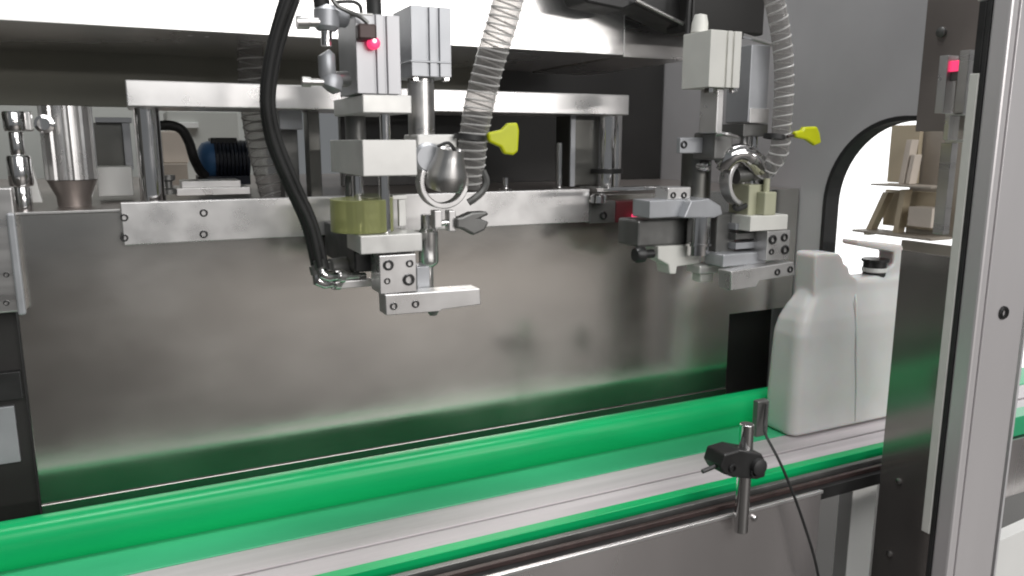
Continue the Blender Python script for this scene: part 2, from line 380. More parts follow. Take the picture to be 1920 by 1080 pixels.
q = MB(); q.tube([at(1604,548,.8525), at(1606,570,.8425), at(1606,640,.8395), at(1606,720,.8382), at(1604,790,.8382)], [.0008,.0018,.002,.0018,.0008], 10); q.build('seam_rib', M['jug'], t, bevel=0, smooth=True)

# ------------------------------------------------------------------ near door post
t = thing('door_post', 'tall satin aluminium door post in the right foreground', 'door post', (.94, .59, -1.2))
XP, YF = .897, .580
def ypx(px, X=XP): return atx(px, 266, X).y
MB().box(XP, XP+.088, YF, ypx(1833), -1.2, .5).build('profile', M['post'], t, bevel=.003)
MB().box(XP+.0125, XP+.0882, YF-.0025, YF-.0002, -1.19, .49).build('cover_strip', M['post'], t, bevel=.0008)
MB().box(XP-.001, XP+.02, ypx(1833)+.0003, ypx(1824), -1.2, .5).build('gasket', M['rubber'], t)
MB().box(XP-.002, XP+.01, ypx(1824)+.0003, ypx(1806), -.505, .079).build('edge_strip', M['cream'], t, bevel=.0012, label='pale edge strip along the door post')
MB().box(XP-.002, XP+.01, ypx(1824)+.0003, ypx(1806)-.003, .0795, .16).build('edge_strip', M['black'], t, bevel=.0012, label='black upper piece of the edge strip')
MB().box(XP-.002, XP+.01, ypx(1824)+.0003, ypx(1806), .1605, .3).build('edge_strip', M['cream'], t, bevel=.0012)
screw(1880, 586, YF-.0025, 8, t)
# sensor brackets between post and arch
t = thing('door_sensor', 'clear acrylic sensor holder with red lamp beside the door post', 'sensor', (.955, .66, .03))
def xb(q, px0, py0, px1, py1, X, d):
    a, b = atx(px0, py0, X), atx(px1, py1, X); return q.box(X, X+d, a.y, b.y, a.z, b.z)
xb(MB(), 1762, 105, 1768, 212, .95, .02).build('side_plate', M['alu'], t)
xb(MB(), 1768, 112, 1800, 208, .965, .008).build('holder', M['acrylic'], t)
xb(MB(), 1776, 115, 1798, 133, .955, .008).build('lamp', M['led'], t)
xb(MB(), 1774, 134, 1799, 150, .957, .008).build('lamp_socket', M['gun'], t)
xb(MB(), 1800, 95, 1806, 215, .95, .02).build('side_plate', M['steel'], t)
t = thing('latch_block', 'small clear latch block with bright rim below the red sensor lamp', 'latch', (.955, .65, -.05))
xb(MB(), 1772, 212, 1804, 216, .95, .02).build('rim', M['alu'], t)
xb(MB(), 1772, 217, 1777, 262, .95, .02).build('rim', M['alu'], t)
xb(MB(), 1777, 217, 1803, 262, .958, .01).build('block', M['acrylic'], t)
xb(MB(), 1772, 262, 1804, 267, .95, .02).build('rim', M['alu'], t)
xb(MB(), 1765, 268, 1768, 440, .955, .012).build('guide_pin', M['steel'], t)
t = thing('wall_flange', 'upright grey steel flange between the end wall and the door post', 'flange', (1.0, .68, -.1))
xb(MB(), 1745, -60, 1835, 245, 1.0, .004).build('plate', M['deck'], t)
p = atx(1762, 60, .995); MB().lathe((1.0,p.y,p.z), (-1,0,0), [(.007,0),(.007,.004),(.004,.006),(0,.006)], 12).build('screw', M['gun'], t, bevel=0, smooth=True)

# ------------------------------------------------------------------ outside the arch
t = thing('daylight_panel', 'large glowing panel standing in for daylight outside the arched opening', 'light panel', (2.9, 2.6, -1.2))
MB().box(2.9, 2.91, 1.2, 4.4, -1.25, 1.2).build('pane', M['day'], t, bevel=0)  # glowing sheet added in place of the daylight outdoors
MB().box(2.86, 2.9, 1.16, 1.2, -1.25, 1.2).build('frame', M['white'], t)
t = thing('tan_rack', 'tan steel rack with leaning legs and two shelves outside the arch', 'rack', (1.4, 1.0, -1.2))
RX = 1.32
def rp(px, py, X=RX): return atx(px, py, X)
def leanbar(px0, py0, px1, py1, wpx, X=RX, d=.02):
    q = MB(); a, b = rp(px0,py0,X), rp(px1,py1,X); s = (rp(px0+wpx,py0,X)-a).y
    q.prism([(a.y,a.z),(a.y+s,a.z),(b.y+s,b.z),(b.y,b.z)], 'x', X, X+d); return q
leanbar(1655, 360, 1618, 440, 10).build('leg', M['tan'], t)
leanbar(1688, 355, 1672, 440, 10).build('leg', M['tan'], t)
leanbar(1700, 262, 1684, 345, 10).build('leg', M['carton'], t)
leanbar(1708, 290, 1697, 345, 8).build('leg', M['carton'], t)
xb(MB(), 1632, 344, 1745, 354, RX-.03, .06).build('shelf', M['brown'], t)
xb(MB(), 1597, 434, 1745, 448, RX-.03, .06).build('shelf', M['brown'], t)
xb(MB(), 1672, 235, 1716, 344, RX+.03, .01).build('back_sheet', M['tan'], t)
xb(MB(), 1660, 355, 1764, 434, RX+.03, .01).build('back_sheet', M['tan'], t)
xb(MB(), 1716, 236, 1800, 449, RX+.045, .01).build('side_sheet', M['brown'], t)
xb(MB(), 1690, 449.5, 1830, 640, RX+.03, .01).build('lower_sheet', M['brown'], t)
ob = xb(MB(), 1704, 387, 1745, 428, RX-.01, .035).build('beige_box', M['carton'], bevel=.001); tag(ob, 'small beige box on the lower shelf of the tan rack', 'box')

# ------------------------------------------------------------------ raised plate on columns
t = thing('column_frame', 'thick aluminium plate carried on two polished round columns', 'machine frame', (.35, 1.05, -.08))
a, b = at(236,175,1.0), at(1180,197,1.0)
MB().box(a.x, b.x, 1.0005, 1.12, .0395, .069).build('top_plate', M['alu'], t, bevel=.0015)
q = MB(); q.vcyl(256, 306, 202, 385, 1.035); q.build('column', M['chrome'], t, bevel=.0005, smooth=True)
q = MB(); q.vcyl(1130, 1176, 210, 352, 1.035); q.build('column', M['chrome'], t, bevel=.0005, smooth=True)
q = MB(); q.vcyl(1126, 1180, 317, 326, 1.03); q.build('collar', M['rubber'], t, bevel=.0005, smooth=True)
t = thing('support_block', 'tall dark steel block under the plate left of the right column', 'machine block', at(1092,350,1.06))
MB().fb(1070, 214, 1118, 350, 1.06, .05).build('block', M['darksteel'], t, bevel=.003)
MB().fb(1070, 216, 1079, 350, 1.055, .0045).build('edge', M['anod'], t)
for i, (px, y0, y1) in enumerate(((1048,268,356),(948,333,358))):
    q = MB(); p = at(px, y1, 1.05); h = at(px, y0, 1.05).z - p.z
    q.lathe(p, (0,0,1), [(0,0),(.010,0),(.010,.004),(.0042,.005),(.0042,h),(0,h)], 16)
    tag(q.build('guide_pin', M['chrome'], bevel=0, smooth=True), ('taller slim chrome pin standing on the deck beside the dark block', 'short chrome pin on the deck right of the nozzle ring')[i], 'pin', 'chrome pins on the deck')
t = thing('slide_post', 'dark upright slide post behind the black air hoses', 'machine post', at(565,380,1.05))
MB().fb(530, 205, 560, 385, 1.08, .03).build('post', M['gun'], t, bevel=.001)
MB().fb(580, 205, 602, 385, 1.06, .03).build('post', M['darksteel'], t, bevel=.001)
MB().fb(524, 206, 567, 243, 1.05, .0295).build('bracket', M['anod'], t, bevel=.001)

# ------------------------------------------------------------------ left side: valve, canister, boxes
t = thing('valve', 'stepped chrome valve at the left edge in front of the canister', 'valve', at(28,420,1.02))
q = MB(); ax = at(28, 300, 1.02); zz = lambda y: at(28, y, 1.02).z
def rpx(n): return n*(at(29,300,1.02).x-at(28,300,1.02).x)
for nm, y1, y0, r in (('stem',420,352,18),('body',352,292,25),('neck',292,246,15),('bonnet',246,207,23)):
    MB().lathe((ax.x,1.05,zz(y1)+.0004), (0,0,1), [(0,0),(rpx(r)*.92,0),(rpx(r),.003),(rpx(r),zz(y0)-zz(y1)-.003),(rpx(r)*.9,zz(y0)-zz(y1)-.0006),(0,zz(y0)-zz(y1)-.0006)], 24).build(nm, M['chrome'], t, bevel=0, smooth=True)
MB().fb(42, 208, 58, 246, 1.05, .02).build('lug', M['steel'], t, bevel=.002)
t = thing('canister', 'ribbed bright steel canister standing on a brown base', 'canister', at(122,378,1.12))
ax = at(125,270,1.10); z1, z0 = at(125,198,1.10).z, at(125,338,1.10).z; rc = at(177,270,1.10).x-ax.x
q = MB(); n = 72; rings = []
for z in (z0, z1):
    rings.append([q.bm.verts.new((ax.x+(rc-(.0022 if k % 6 in (0,1) else 0))*math.cos(2*math.pi*k/n), 1.10+rc+(rc-(.0022 if k % 6 in (0,1) else 0))*math.sin(2*math.pi*k/n), z)) for k in range(n)])
for k in range(n): q.bm.faces.new((rings[0][k], rings[0][(k+1)%n], rings[1][(k+1)%n], rings[1][k]))
q.bm.faces.new(rings[0]); q.bm.faces.new(rings[1]); q.build('body', M['alu'], t, bevel=0)
q = MB(); q.lathe((ax.x, 1.10+rc, z0-.0375), (0,0,1), [(0,0),(rc*.62,0),(rc*.66,.016),(rc*.96,.0366),(0,.0366)], 28); q.build('base', M['deck'], t, bevel=0, smooth=True)
q = MB(); q.lathe((ax.x-rc*.72, 1.10+rc*.25, z1-.022), (0,-1,0), [(.011,0),(.011,.006),(.007,.007),(.007,.012),(0,.012)], 16); q.build('port', M['chrome'], t, bevel=0, smooth=True)
for i, tri in enumerate((((52,312),(60,312),(80,380),(46,380)), ((186,330),(172,330),(140,378),(170,378)))):
    q = MB(); q.prism(P2(tri, 1.10+.03*i), 'y', 1.10+.03*i, 1.112+.03*i)
    tag(q.build('gusset', M['white'], bevel=.001), ('white triangular gusset between the valve and the canister', 'white triangular gusset right of the canister')[i], 'gusset', 'white gussets on the deck')
tag(MB().fb(182, 313, 249, 368, 1.17, .07).build('white_block', M['white'], bevel=.0015), 'white block on the deck between canister and polished column', 'block')
t = thing('inspection_window', 'pale square guard frame with dark pane behind the white block', 'frame', at(210,312,1.35))
MB().fb(178, 220, 247, 230, 1.32, .02).build('rail', M['anod'], t)
MB().fb(232, 230.5, 247, 318, 1.32, .02).build('stile', M['anod'], t)
MB().fb(176, 230.5, 232, 318, 1.335, .004).build('pane', M['darksteel'], t)
tag(MB().box(-1.4, .33, 2.3, 2.34, -.6, 1.2).build('workshop_wall', M['wall'], bevel=0), 'pale grey workshop wall far behind the machine on the left', 'wall')
t = thing('pale_cabinet', 'pale grey cabinet standing behind the blue motor', 'cabinet', at(385,330,1.8))
MB().fb(318, 208, 452, 372, 1.8, .2).build('body', M['wall'], t, bevel=.003)
MB().fb(314, 229, 372, 240, 1.79, .009).build('handle_rail', M['white'], t, bevel=.001)
tag(MB().fb(304, 246, 352, 306, 1.62, .1).build('pinkish_carton', M['carton'], bevel=.002), 'pinkish beige carton behind the polished column', 'carton')
tag(MB().fb(304, 306.5, 354, 372, 1.60, .12).build('brown_carton', M['brown'], bevel=.002), 'olive brown carton below the beige one behind the column', 'carton')
t = thing('electric_motor', 'dark electric motor with blue end bell behind the clear hose', 'motor', at(420,340,1.35))
c = at(372,300,1.36); L = at(468,300,1.36).x-c.x; rm = (at(372,262,1.36).z-at(372,336,1.36).z)/2
MB().lathe(c, (1,0,0), [(0,0),(rm*.55,0),(rm*.85,.006),(rm*.95,.014),(rm*.95,L*.30),(0,L*.30)], 24).build('end_bell', M['blue'], t, bevel=0, smooth=True)
MB().lathe(c+Vector((L*.302,0,0)), (1,0,0), [(0,0)] + [v for k in range(9) for v in ((rm,k*L*.075),(rm,k*L*.075+L*.05),(rm*.88,k*L*.075+L*.052),(rm*.88,k*L*.075+L*.072))] + [(0,L*.69)], 24).build('stator', M['navy'], t, bevel=0, smooth=True)
MB().fb(395, 258, 445, 272, 1.345, .05).build('terminal_box', M['black'], t, bevel=.002)
MB().fb(372, 330, 470, 347, 1.34, .06).build('foot', M['navy'], t)
q = MB(); q.tube(smooth_path([at(296,236,1.3), at(320,235,1.3), at(341,244,1.3), at(355,268,1.3), at(363,295,1.3), at(374,318,1.32), at(385,330,1.33)]), .0075, 10)
tag(q.build('motor_cable', M['rubber'], bevel=0, smooth=True), 'thick black cable curving down to the blue motor', 'cable')
t = thing('stacked_slabs', 'two bright flat aluminium slabs lying on the deck before the motor', 'slab', at(400,366,1.14))
MB().fb(330, 352, 470, 366, 1.12, .08).build('slab', M['alu'], t, bevel=.001)
MB().fb(340, 339, 452, 351.5, 1.13, .06).build('slab', M['alu'], t, bevel=.001)
q = MB(); p = at(317,364,1.08); q.lathe(p, (0,0,1), [(0,0),(.010,0),(.010,.006),(.005,.008),(.005,.016),(.009,.018),(.009,.024),(0,.024)], 14)
tag(q.build('bleed_screw', M['gun'], bevel=0, smooth=True), 'small dark knob screw at the foot of the left polished column', 'screw')

# ------------------------------------------------------------------ clear spiral hoses
def hose(label, pts, r, turns, n=10):
    t = thing('clear_hose', label, 'hose', pts[len(pts)//2], 'clear spiral hoses')
    path = smooth_path(pts, n)
    q = MB(); q.tube(path, r, 18, cap=False); q.build('wall', M['hose'], t, bevel=0, smooth=True)
    # spiral wire wound in the hose wall
    L = [0]
    for a, b in zip(path, path[1:]): L.append(L[-1]+(b-a).length)
    hp = []; N = turns*14; e = None
    for k in range(N+1):
        s = L[-1]*k/N; i = max(j for j in range(len(L)) if L[j] <= s+1e-9); i = min(i, len(path)-2)
        u = (s-L[i])/(L[i+1]-L[i]); p = path[i].lerp(path[i+1], u); tg = (path[i+1]-path[i]).normalized()
        if e is None: e = tg.cross(Vector((0,1,.3))).normalized()
        e = (e-tg*e.dot(tg)).normalized(); f = tg.cross(e); a = 2*math.pi*k/14
        hp.append(p + e*(r*1.0*math.cos(a)) + f*(r*1.0*math.sin(a)))
    q = MB(); q.tube(hp, .0012, 5); q.build('spiral_wire', M['rib'], t, bevel=0, smooth=True)
    return t
h1 = hose('clear spiral hose hanging down to the left filling nozzle', [at(962,-40,.80), at(945,30,.81), at(922,105,.82), at(902,180,.83), at(889,250,.835), at(882,310,.84), at(878,350,.845)], .0168, 25)
hose('clear spiral hose dropping behind the raised plate beside black air hoses', [at(470,-60,1.16), at(470,40,1.16), at(470,130,1.16), at(475,210,1.17), at(488,280,1.16), at(505,345,1.15), at(518,395,1.14)], .017, 26)
h2 = hose('clear spiral hose arching down to the right filling nozzle', [at(1440,-40,.80), at(1456,20,.80), at(1467,90,.80), at(1470,160,.80), at(1466,230,.80), at(1458,290,.805), at(1420,335,.83)], .0125, 22)
def tie(label, px, py, Y, pts, rpxl):
    t = thing('hose_clip', label, 'clip', at(px,py,Y), 'yellow hose clips')
    q = MB(); q.prism(P2(pts, Y-.004), 'y', Y-.009, Y-.001); q.build('tab', M['yellow'], t, bevel=.0026)
    q = MB(); q.arc((at(px,py,Y).x, Y+.012, at(px,py,Y).z), 0, 0, 0, 1, 0) if False else q.lathe((at(px,py,Y).x, Y+.012, at(px,py,Y).z-.003), (.12,0,1), [(rpxl,0),(rpxl+.0016,0),(rpxl+.0016,.006),(rpxl,.006)], 24)
    q.build('band', M['rubber'], t, bevel=0, smooth=True)
tie('large yellow hose clip tab on the left clear hose', 888, 258, .822, [(912,249),(938,243),(950,231),(968,230),(971,245),(969,284),(960,291),(943,289),(936,276),(914,266)], .0169)
tie('small yellow hose clip tab on the right clear hose', 1464, 256, .79, [(1486,247),(1500,244),(1504,238),(1528,237),(1533,250),(1536,268),(1524,273),(1508,262),(1488,258)], .0128)
q = MB(); q.tube([at(1471,256,.785)+Vector((.005,0,0)), at(1500,252,.785)], .0016, 8); tag(q.build('clip_stem', M['copper'], bevel=0, smooth=True), 'thin stem carrying the small yellow clip tab', 'stem')
# black air hoses
AH = [((552,-30),(522,55),(507,120),(500,190),(512,262),(545,345),(583,425),(600,500)), ((566,-30),(534,60),(517,125),(510,195),(523,262),(557,345),(590,420),(612,505)),
      ((540,-30),(516,50),(500,120),(494,190),(505,265),(537,345),(572,425),(592,510))]
for i, pts in enumerate(AH):
    q = MB(); q.tube(smooth_path([at(x, y, .78+.012*i+.0001*y) for x, y in pts]), .0038, 10)
    tag(q.build('air_hose', M['rubber'], bevel=0, smooth=True), ('middle black air hose of the bundle bowing down left of the left head', 'right hand black air hose of the bundle nearest the left head', 'outermost left black air hose of the bundle by the left head')[i], 'hose', 'black air hoses')

# ------------------------------------------------------------------ gripping head, left
Y0 = .80
G = 'gripping heads'
h = thing('gripper_head', 'left gripping head with pale jaw pointing to the right', 'gripper', at(740,590,Y0), G)
q = MB(); q.vcyl(690, 718, -60, 27, .83); q.build('rod', M['rubber'], h, bevel=0, smooth=True)
# air cylinder with grooves
def grooved(px0, px1, py0, py1, Y, d, grooves, gw, name, mt, parent, depth=.003):
    xs = [(px0, px1)]; mx, my = (px0+px1)/2, (py0+py1)/2
    z0, z1 = at(mx,py1,Y).z, at(mx,py0,Y).z; X = lambda p: at(p,my,Y).x
    pts = [(X(px0),Y)]
    for g in grooves: pts += [(X(g-gw/2),Y),(X(g-gw/2),Y+depth),(X(g+gw/2),Y+depth),(X(g+gw/2),Y)]
    pts += [(X(px1),Y),(X(px1),Y+d),(X(px0),Y+d)]
    q = MB(); q.prism(pts, 'z', z0, z1); return q.build(name, mt, parent, bevel=.0006)
cyl = grooved(668, 751, 27, 176, Y0, .075, (704,724), 5, 'air_cylinder', M['cylalu'], h)
MB().fb(660, 24, 700, 28, .799, .03).build('cylinder_cap', M['aluw'], cyl)
MB().fb(680, 178, 772, 212, Y0-.003, .13).build('upper_block', M['aluw'], h, bevel=.001)
q = MB(); q.vcyl(715, 734, 212, 262, Y0+.012); q.build('guide_rod', M['chrome'], h, bevel=0, smooth=True)
q = MB(); q.vcyl(652, 690, 212, 262, .90); q.build('guide_rod', M['gun'], h, bevel=0, smooth=True)
MB().fb(680, 262, 782, 330, Y0, .15).build('slide_block', M['aluw'], h, bevel=.001)
q = MB(); q.vcyl(714, 734, 330, 440, Y0+.012); q.build('guide_rod', M['chrome'], h, bevel=0, smooth=True)
q = MB(); q.vcyl(664, 686, 330, 440, .86); q.build('guide_rod', M['chrome'], h, bevel=0, smooth=True)
q = MB(); q.vcyl(650, 664, 330, 440, .90); q.build('guide_rod', M['gun'], h, bevel=0, smooth=True)
q = MB(); q.vcyl(634, 753, 376, 439, Y0+.006, 36); q.build('bumper', M['olive'], h, bevel=.001, smooth=True)
MB().fb(690, 370, 738, 376, .835, .07).build('bumper_plate', M['oliveP'], h)
MB().fb(736, 366, 764, 374, .84, .02).build('stop_bracket', M['aluw'], h); MB().fb(748, 374.5, 762, 424, .84, .006).build('stop_bracket', M['aluw'], h)
MB().fb(676, 440, 792, 474, Y0-.003, .06).build('base_block', M['aluw'], h, bevel=.001)
MB().fb(664, 436, 712, 510, Y0+.03, .15).build('gripper_body', M['black'], h, bevel=.002)
MB().fb(700, 452, 778, 480, Y0+.02, .03).build('gripper_body', M['gun'], h, bevel=.002)
pl = MB().fb(712, 478, 781, 549, Y0-.006, .035).build('screw_plate', M['alu'], h, bevel=.0008)
for px, py, r in ((728,497,10),(768,494,7),(726,527,6),(766,524,11)): screw(px, py, Y0-.006, r, pl)
jw = MB().prism(P2([(722,553),(900,541),(902,571),(829,581),(826,584),(724,592)], Y0-.010), 'y', Y0-.010, Y0+.016).build('jaw', M['alu'], h, bevel=.001)
for px in ((738,574),(779,570)): screw(*px, Y0-.010, 7, jw)
c = at(812, 586, Y0); MB().lathe((c.x,.80,c.z+.002), (0,0,-1), [(0,0),(.007,0),(.004,.005),(0,.005)], 14).build('grub_screw', M['gun'], jw, bevel=0, smooth=True)
MB().fb(782, 500, 806, 548, Y0+.02, .03).build('finger_block', M['anod'], h)
# lower air fittings
def fitting(path, rs, name, mt, parent):
    q = MB(); q.tube([at(*p) for p in path], rs, 14); return q.build(name, mt, parent, bevel=0, smooth=True)
for k, (ex, ey, eY, dy) in enumerate(((600,500,.835,8),(612,505,.848,0),(592,510,.842,14))):
    fitting([(ex-3,ey-12,eY),(ex,ey,eY),(ex+1,ey+4,eY)], .0058, 'hose_collar', M['gun'], h)
    fitting([(ex+1,ey+3,eY),(ex+4,ey+10+dy/2,eY),(ex+16,ey+14+dy/2,eY),(ex+34,ey+14+dy/2,eY+.004)], [.0045,.0062,.0062,.0045], 'elbow', M['chrome'], h)
    fitting([(ex+34,ey+14+dy/2,eY+.004),(ex+44,ey+14+dy/2,eY+.006),(ex+45,ey+14+dy/2,eY+.006),(ex+72,ey+12+dy/2,eY+.012)], [.0075,.0075,.004,.004], 'hex_nut', M['stem'], h)
fitting([(618,500,.86),(640,500,.865),(660,498,.87)], [.009,.011,.011], 'plug', M['gun'], h)
MB().fb(622, 526, 700, 540, .845, .012).build('fitting_arm', M['alu'], h, bevel=.001)
# flow regulators on the air cylinder
def regulator(elems):
    rg = MB().tube([at(*p) for p in elems[0][0]], elems[0][1], 16).build('flow_regulator', elems[0][2], h, bevel=0, smooth=True)
    for pts, rs, m, nm in elems[1:]: MB().tube([at(*p) for p in pts], rs, 14).build(nm, m, rg, bevel=0, smooth=True)
regulator([([(612,10,.80),(612,20,.80),(612,50,.80),(612,58,.80)], [.008,.0125,.0125,.009], M['anod']),
           ([(604,42,.795),(580,42,.795),(578,42,.795),(556,42,.795)], [.0045,.0045,.0065,.0065], M['steel'], 'knob'),
           ([(612,52,.80),(612,86,.80)], .0055, M['chrome'], 'stem'), ([(610,30,.805),(645,34,.815)], .0095, M['anod'], 'elbow'), ([(602,-6,.80),(604,14,.80)], .008, M['rubber'], 'collar')])
regulator([([(608,98,.80),(612,104,.80),(614,140,.80),(614,150,.80)], [.006,.0085,.0085,.006], M['anod']),
           ([(622,140,.80),(622,150,.80),(620,164,.80),(616,170,.80)], [.009,.0115,.0115,.006], M['anod'], 'body'),
           ([(606,154,.795),(584,154,.795),(582,154,.795),(566,153,.795)], [.0035,.0035,.005,.005], M['steel'], 'knob'), ([(618,150,.805),(650,148,.815)], .008, M['steel'], 'elbow')])
sn = MB().fb(672, 44, 707, 74, Y0-.014, .0135).build('sensor', M['copper'], h, bevel=.002)
q = MB(); c = at(706,79,.782); q.lathe((c.x,.796,c.z), (0,-1,0), [(0,0),(.0062,0),(.0062,.006),(.0045,.009),(0,.0105)], 16); q.build('lamp', M['led'], sn, bevel=0, smooth=True)
q = MB(); q.lathe((c.x-.001,.7852,c.z+.0015), (0,-1,0), [(0,0),(.0022,0),(.0016,.0012),(0,.0016)], 12); q.build('lamp_core', M['ledcore'], sn, bevel=0, smooth=True)
q = MB(); q.tube(smooth_path([at(690,44,.79), at(676,32,.79), at(650,20,.785), at(632,10,.785), at(622,-6,.785), at(616,-40,.785)]), .0022, 8); q.build('sensor_lead', M['gun'], sn, bevel=0, smooth=True)
q = MB(); q.tube(smooth_path([at(625,4,.80), at(660,3,.80), at(674,10,.80), at(678,24,.80)]), .0018, 8); q.build('sensor_lead', M['rubber'], sn, bevel=0, smooth=True)

# ------------------------------------------------------------------ filling nozzle, left
n1 = thing('filling_nozzle', 'left filling nozzle with grey air cylinder, open clamp ring and wing knob', 'nozzle', at(815,540,.86), 'filling nozzles')
YN = .84
ac = grooved(771, 846, 12, 144, YN, .065, (803,822), 5, 'air_cylinder', M['anod'], n1)
for px in (780, 838): MB().fb(px-5, 144, px+5, 152, YN+.002, .01).build('tie_nut', M['chrome'], ac)
MB().fb(770, 114, 847, 118, YN-.0008, .066).build('end_cap', M['anod'], ac)
q = MB(); q.vcyl(774, 822, 145, 256, YN+.012); q.build('shaft', M['steel'], n1, bevel=0, smooth=True)
MB().fb(783, 252, 858, 332, YN, .05).build('clamp_block', M['aluw'], n1, bevel=.002)
q = MB(); c = at(800,296,YN); q.lathe((c.x,YN-.0003,c.z), (0,-1,0), [(0,0),(.017,0),(.017,.006),(.014,.009),(0,.009)], 24); q.build('hub', M['anod'], n1, bevel=0, smooth=True)
q = MB(); c = at(836,304,YN); q.lathe((c.x,YN-.0003,c.z), (.2,-1,.1), [(0,0),(.013,0),(.015,.008),(.011,.016),(.004,.018),(0,.018)], 20); q.build('elbow', M['chrome'], n1, bevel=0, smooth=True)
q = MB(); q.tube(smooth_path([at(820,275,.825), at(840,268,.822), at(852,282,.822), at(850,300,.825)]), .002, 8); q.build('lever', M['rubber'], n1, bevel=0, smooth=True)
c = at(834, 342, .83)
MB().arc(c, .0235, .0065, 150, 400, .016).build('clamp_ring', M['alu'], n1, bevel=.0012, smooth=True)
q = MB(); q.lathe((c.x,.828,c.z-.001), (.10,-.2,1), [(.021,-.006),(.023,0),(.023,.012),(.0165,.03),(.0155,.04)], 24); q.build('hose_tail', M['steel'], n1, bevel=0, smooth=True)
MB().fb(815, 395, 829, 428, .832, .014).build('ring_lug', M['alu'], n1, bevel=.001); MB().fb(842, 395, 855, 434, .832, .014).build('ring_lug', M['alu'], n1, bevel=.001)
q = MB(); a = at(826,418,.836); q.cyl(a, a+Vector((.024,0,0)), .0035, 12); q.build('clamp_bolt', M['chrome'], n1, bevel=0, smooth=True)
kb = MB(); kb.prism(P2([(855,408),(866,406),(884,398),(912,396),(917,402),(900,410),(917,416),(908,432),(888,441),(868,430),(855,428)], .826), 'y', .824, .840); kb.build('wing_knob', M['gun'], n1, bevel=.003)
q = MB(); q.tube(smooth_path([at(905,320,.83), at(912,340,.828), at(905,358,.828), at(890,372,.828), at(878,380,.83)]), .0042, 8); q.build('ring_hinge', M['gun'], n1, bevel=0, smooth=True)
q = MB(); p = at(813,545,.845); zz = lambda y: at(813,y,.845).z - p.z; u = at(814,480,.845).x-at(813,480,.845).x
q.lathe((p.x,.86,p.z), (0,0,1), [(0,0),(8*u,0),(8*u,zz(504)),(14*u,zz(500)),(18*u,zz(494)),(18*u,zz(436)),(13*u,zz(430)),(13*u,zz(404)),(0,zz(404))], 24); q.build('stem', M['stem'], n1, bevel=0, smooth=True)

# ------------------------------------------------------------------ gripping head, right (mirrored)
h = thing('gripper_head', 'right gripping head with pale jaw pointing to the left near the jug', 'gripper', at(1440,545,Y0), G)
cyl2 = MB().fb(1406, 84, 1441, 229, Y0+.02, .045).build('air_cylinder', M['anod'], h, bevel=.001)
MB().fb(1406, 203, 1442, 231, Y0+.0185, .046).build('cylinder_cap', M['alu'], cyl2, bevel=.001)
q = MB(); q.vcyl(1412, 1424, 231, 345, Y0+.03); q.build('guide_rod', M['chrome'], h, bevel=0, smooth=True)
q = MB(); q.vcyl(1393, 1405, 231, 345, Y0+.04); q.build('guide_rod', M['steel'], h, bevel=0, smooth=True)
MB().fb(1394, 232, 1440, 256, Y0+.025, .05).build('slide_block', M['gun'], h, bevel=.001)
MB().fb(1404, 346, 1436, 404, Y0+.015, .04).build('bumper', M['oliveP'], h, bevel=.002)
MB().fb(1434, 360, 1456, 404, Y0-.001, .03).build('bumper', M['oliveP'], h, bevel=.002)
q = MB(); q.vcyl(1437, 1446, 335, 362, Y0+.005); q.build('bumper_pin', M['oliveP'], h, bevel=0, smooth=True)
MB().fb(1407, 404, 1477, 432, Y0-.002, .06).build('base_block', M['cream'], h, bevel=.001)
pl = MB().fb(1438, 433, 1480, 487, Y0-.004, .075).build('screw_plate', M['alu'], h, bevel=.0008)
for px, py, r in ((1448,449,7),(1470,445,6),(1446,472,4.5),(1471,468,7)): screw(px, py, Y0-.004, r, pl)
jw = MB().prism(P2([(1371,509),(1488,491),(1491,515),(1424,527),(1418,538),(1371,545)], Y0-.010), 'y', Y0-.010, Y0+.016).build('jaw', M['alu'], h, bevel=.001)
for px in ((1457,510),(1481,505)): screw(*px, Y0-.010, 5, jw)
for k in range(4): MB().fb(1380, 418+k*18, 1432, 430+k*18, Y0+.02, .03).build('gripper_fin', (M['anod'], M['gun'], M['anod'], M['gun'])[k], h, bevel=.001)
MB().fb(1344, 400, 1380, 474, Y0+.035, .05).build('gripper_body', M['gun'], h, bevel=.002)
MB().fb(1356, 474, 1436, 498, Y0+.012, .04).build('gripper_base', M['anod'], h, bevel=.002)
# ------------------------------------------------------------------ filling nozzle, right
n2 = thing('filling_nozzle', 'right filling nozzle with cream air cylinder and grey swing arm', 'nozzle', at(1326,480,.82), 'filling nozzles')
ac = grooved(1331, 1389, 57, 164, Y0, .055, (1362,1374), 4, 'air_cylinder', M['cream'], n2)
q = MB(); p = at(1330,58,.82); q.lathe((p.x,.84,p.z), (.05,0,1), [(0,0),(.011,0),(.0105,.012),(.008,.022),(0,.024)], 16); q.build('cylinder_plug', M['cream'], ac, bevel=0, smooth=True)
for px in (1334, 1380): MB().fb(px-4, 164, px+4, 174, Y0+.002, .01).build('tie_nut', M['chrome'], ac)
MB().fb(1344, 165, 1357, 250, Y0+.012, .035).build('shaft', M['alu'], n2, bevel=.002)
br = MB().fb(1275, 258, 1338, 287, .845, .008).build('bracket_bar', M['anod'], n2, bevel=.001)
for px in ((1282,271),(1325,270)): screw(*px, .845, 6, br)
MB().fb(1340, 248, 1374, 300, Y0+.02, .045).build('clamp_block', M['gun'], n2, bevel=.003)
q = MB(); q.vcyl(1300, 1345, 288, 390, .86); q.build('column', M['darksteel'], n2, bevel=0, smooth=True)
q = MB(); c = at(1322,312,.855); q.lathe(c, (0,-1,0), [(0,-.01),(.008,-.01),(.008,.004),(.005,.008),(0,.009)], 16); q.build('pin', M['chrome'], n2, bevel=0, smooth=True)
q = MB(); q.tube(smooth_path([at(1350,318,.835), at(1366,296,.825), at(1388,287,.82), at(1412,298,.82), at(1428,318,.825)]), [.006]*3+[.013]*18+[.014]*12, 16); q.build('elbow', M['chrome'], n2, bevel=0, smooth=True)
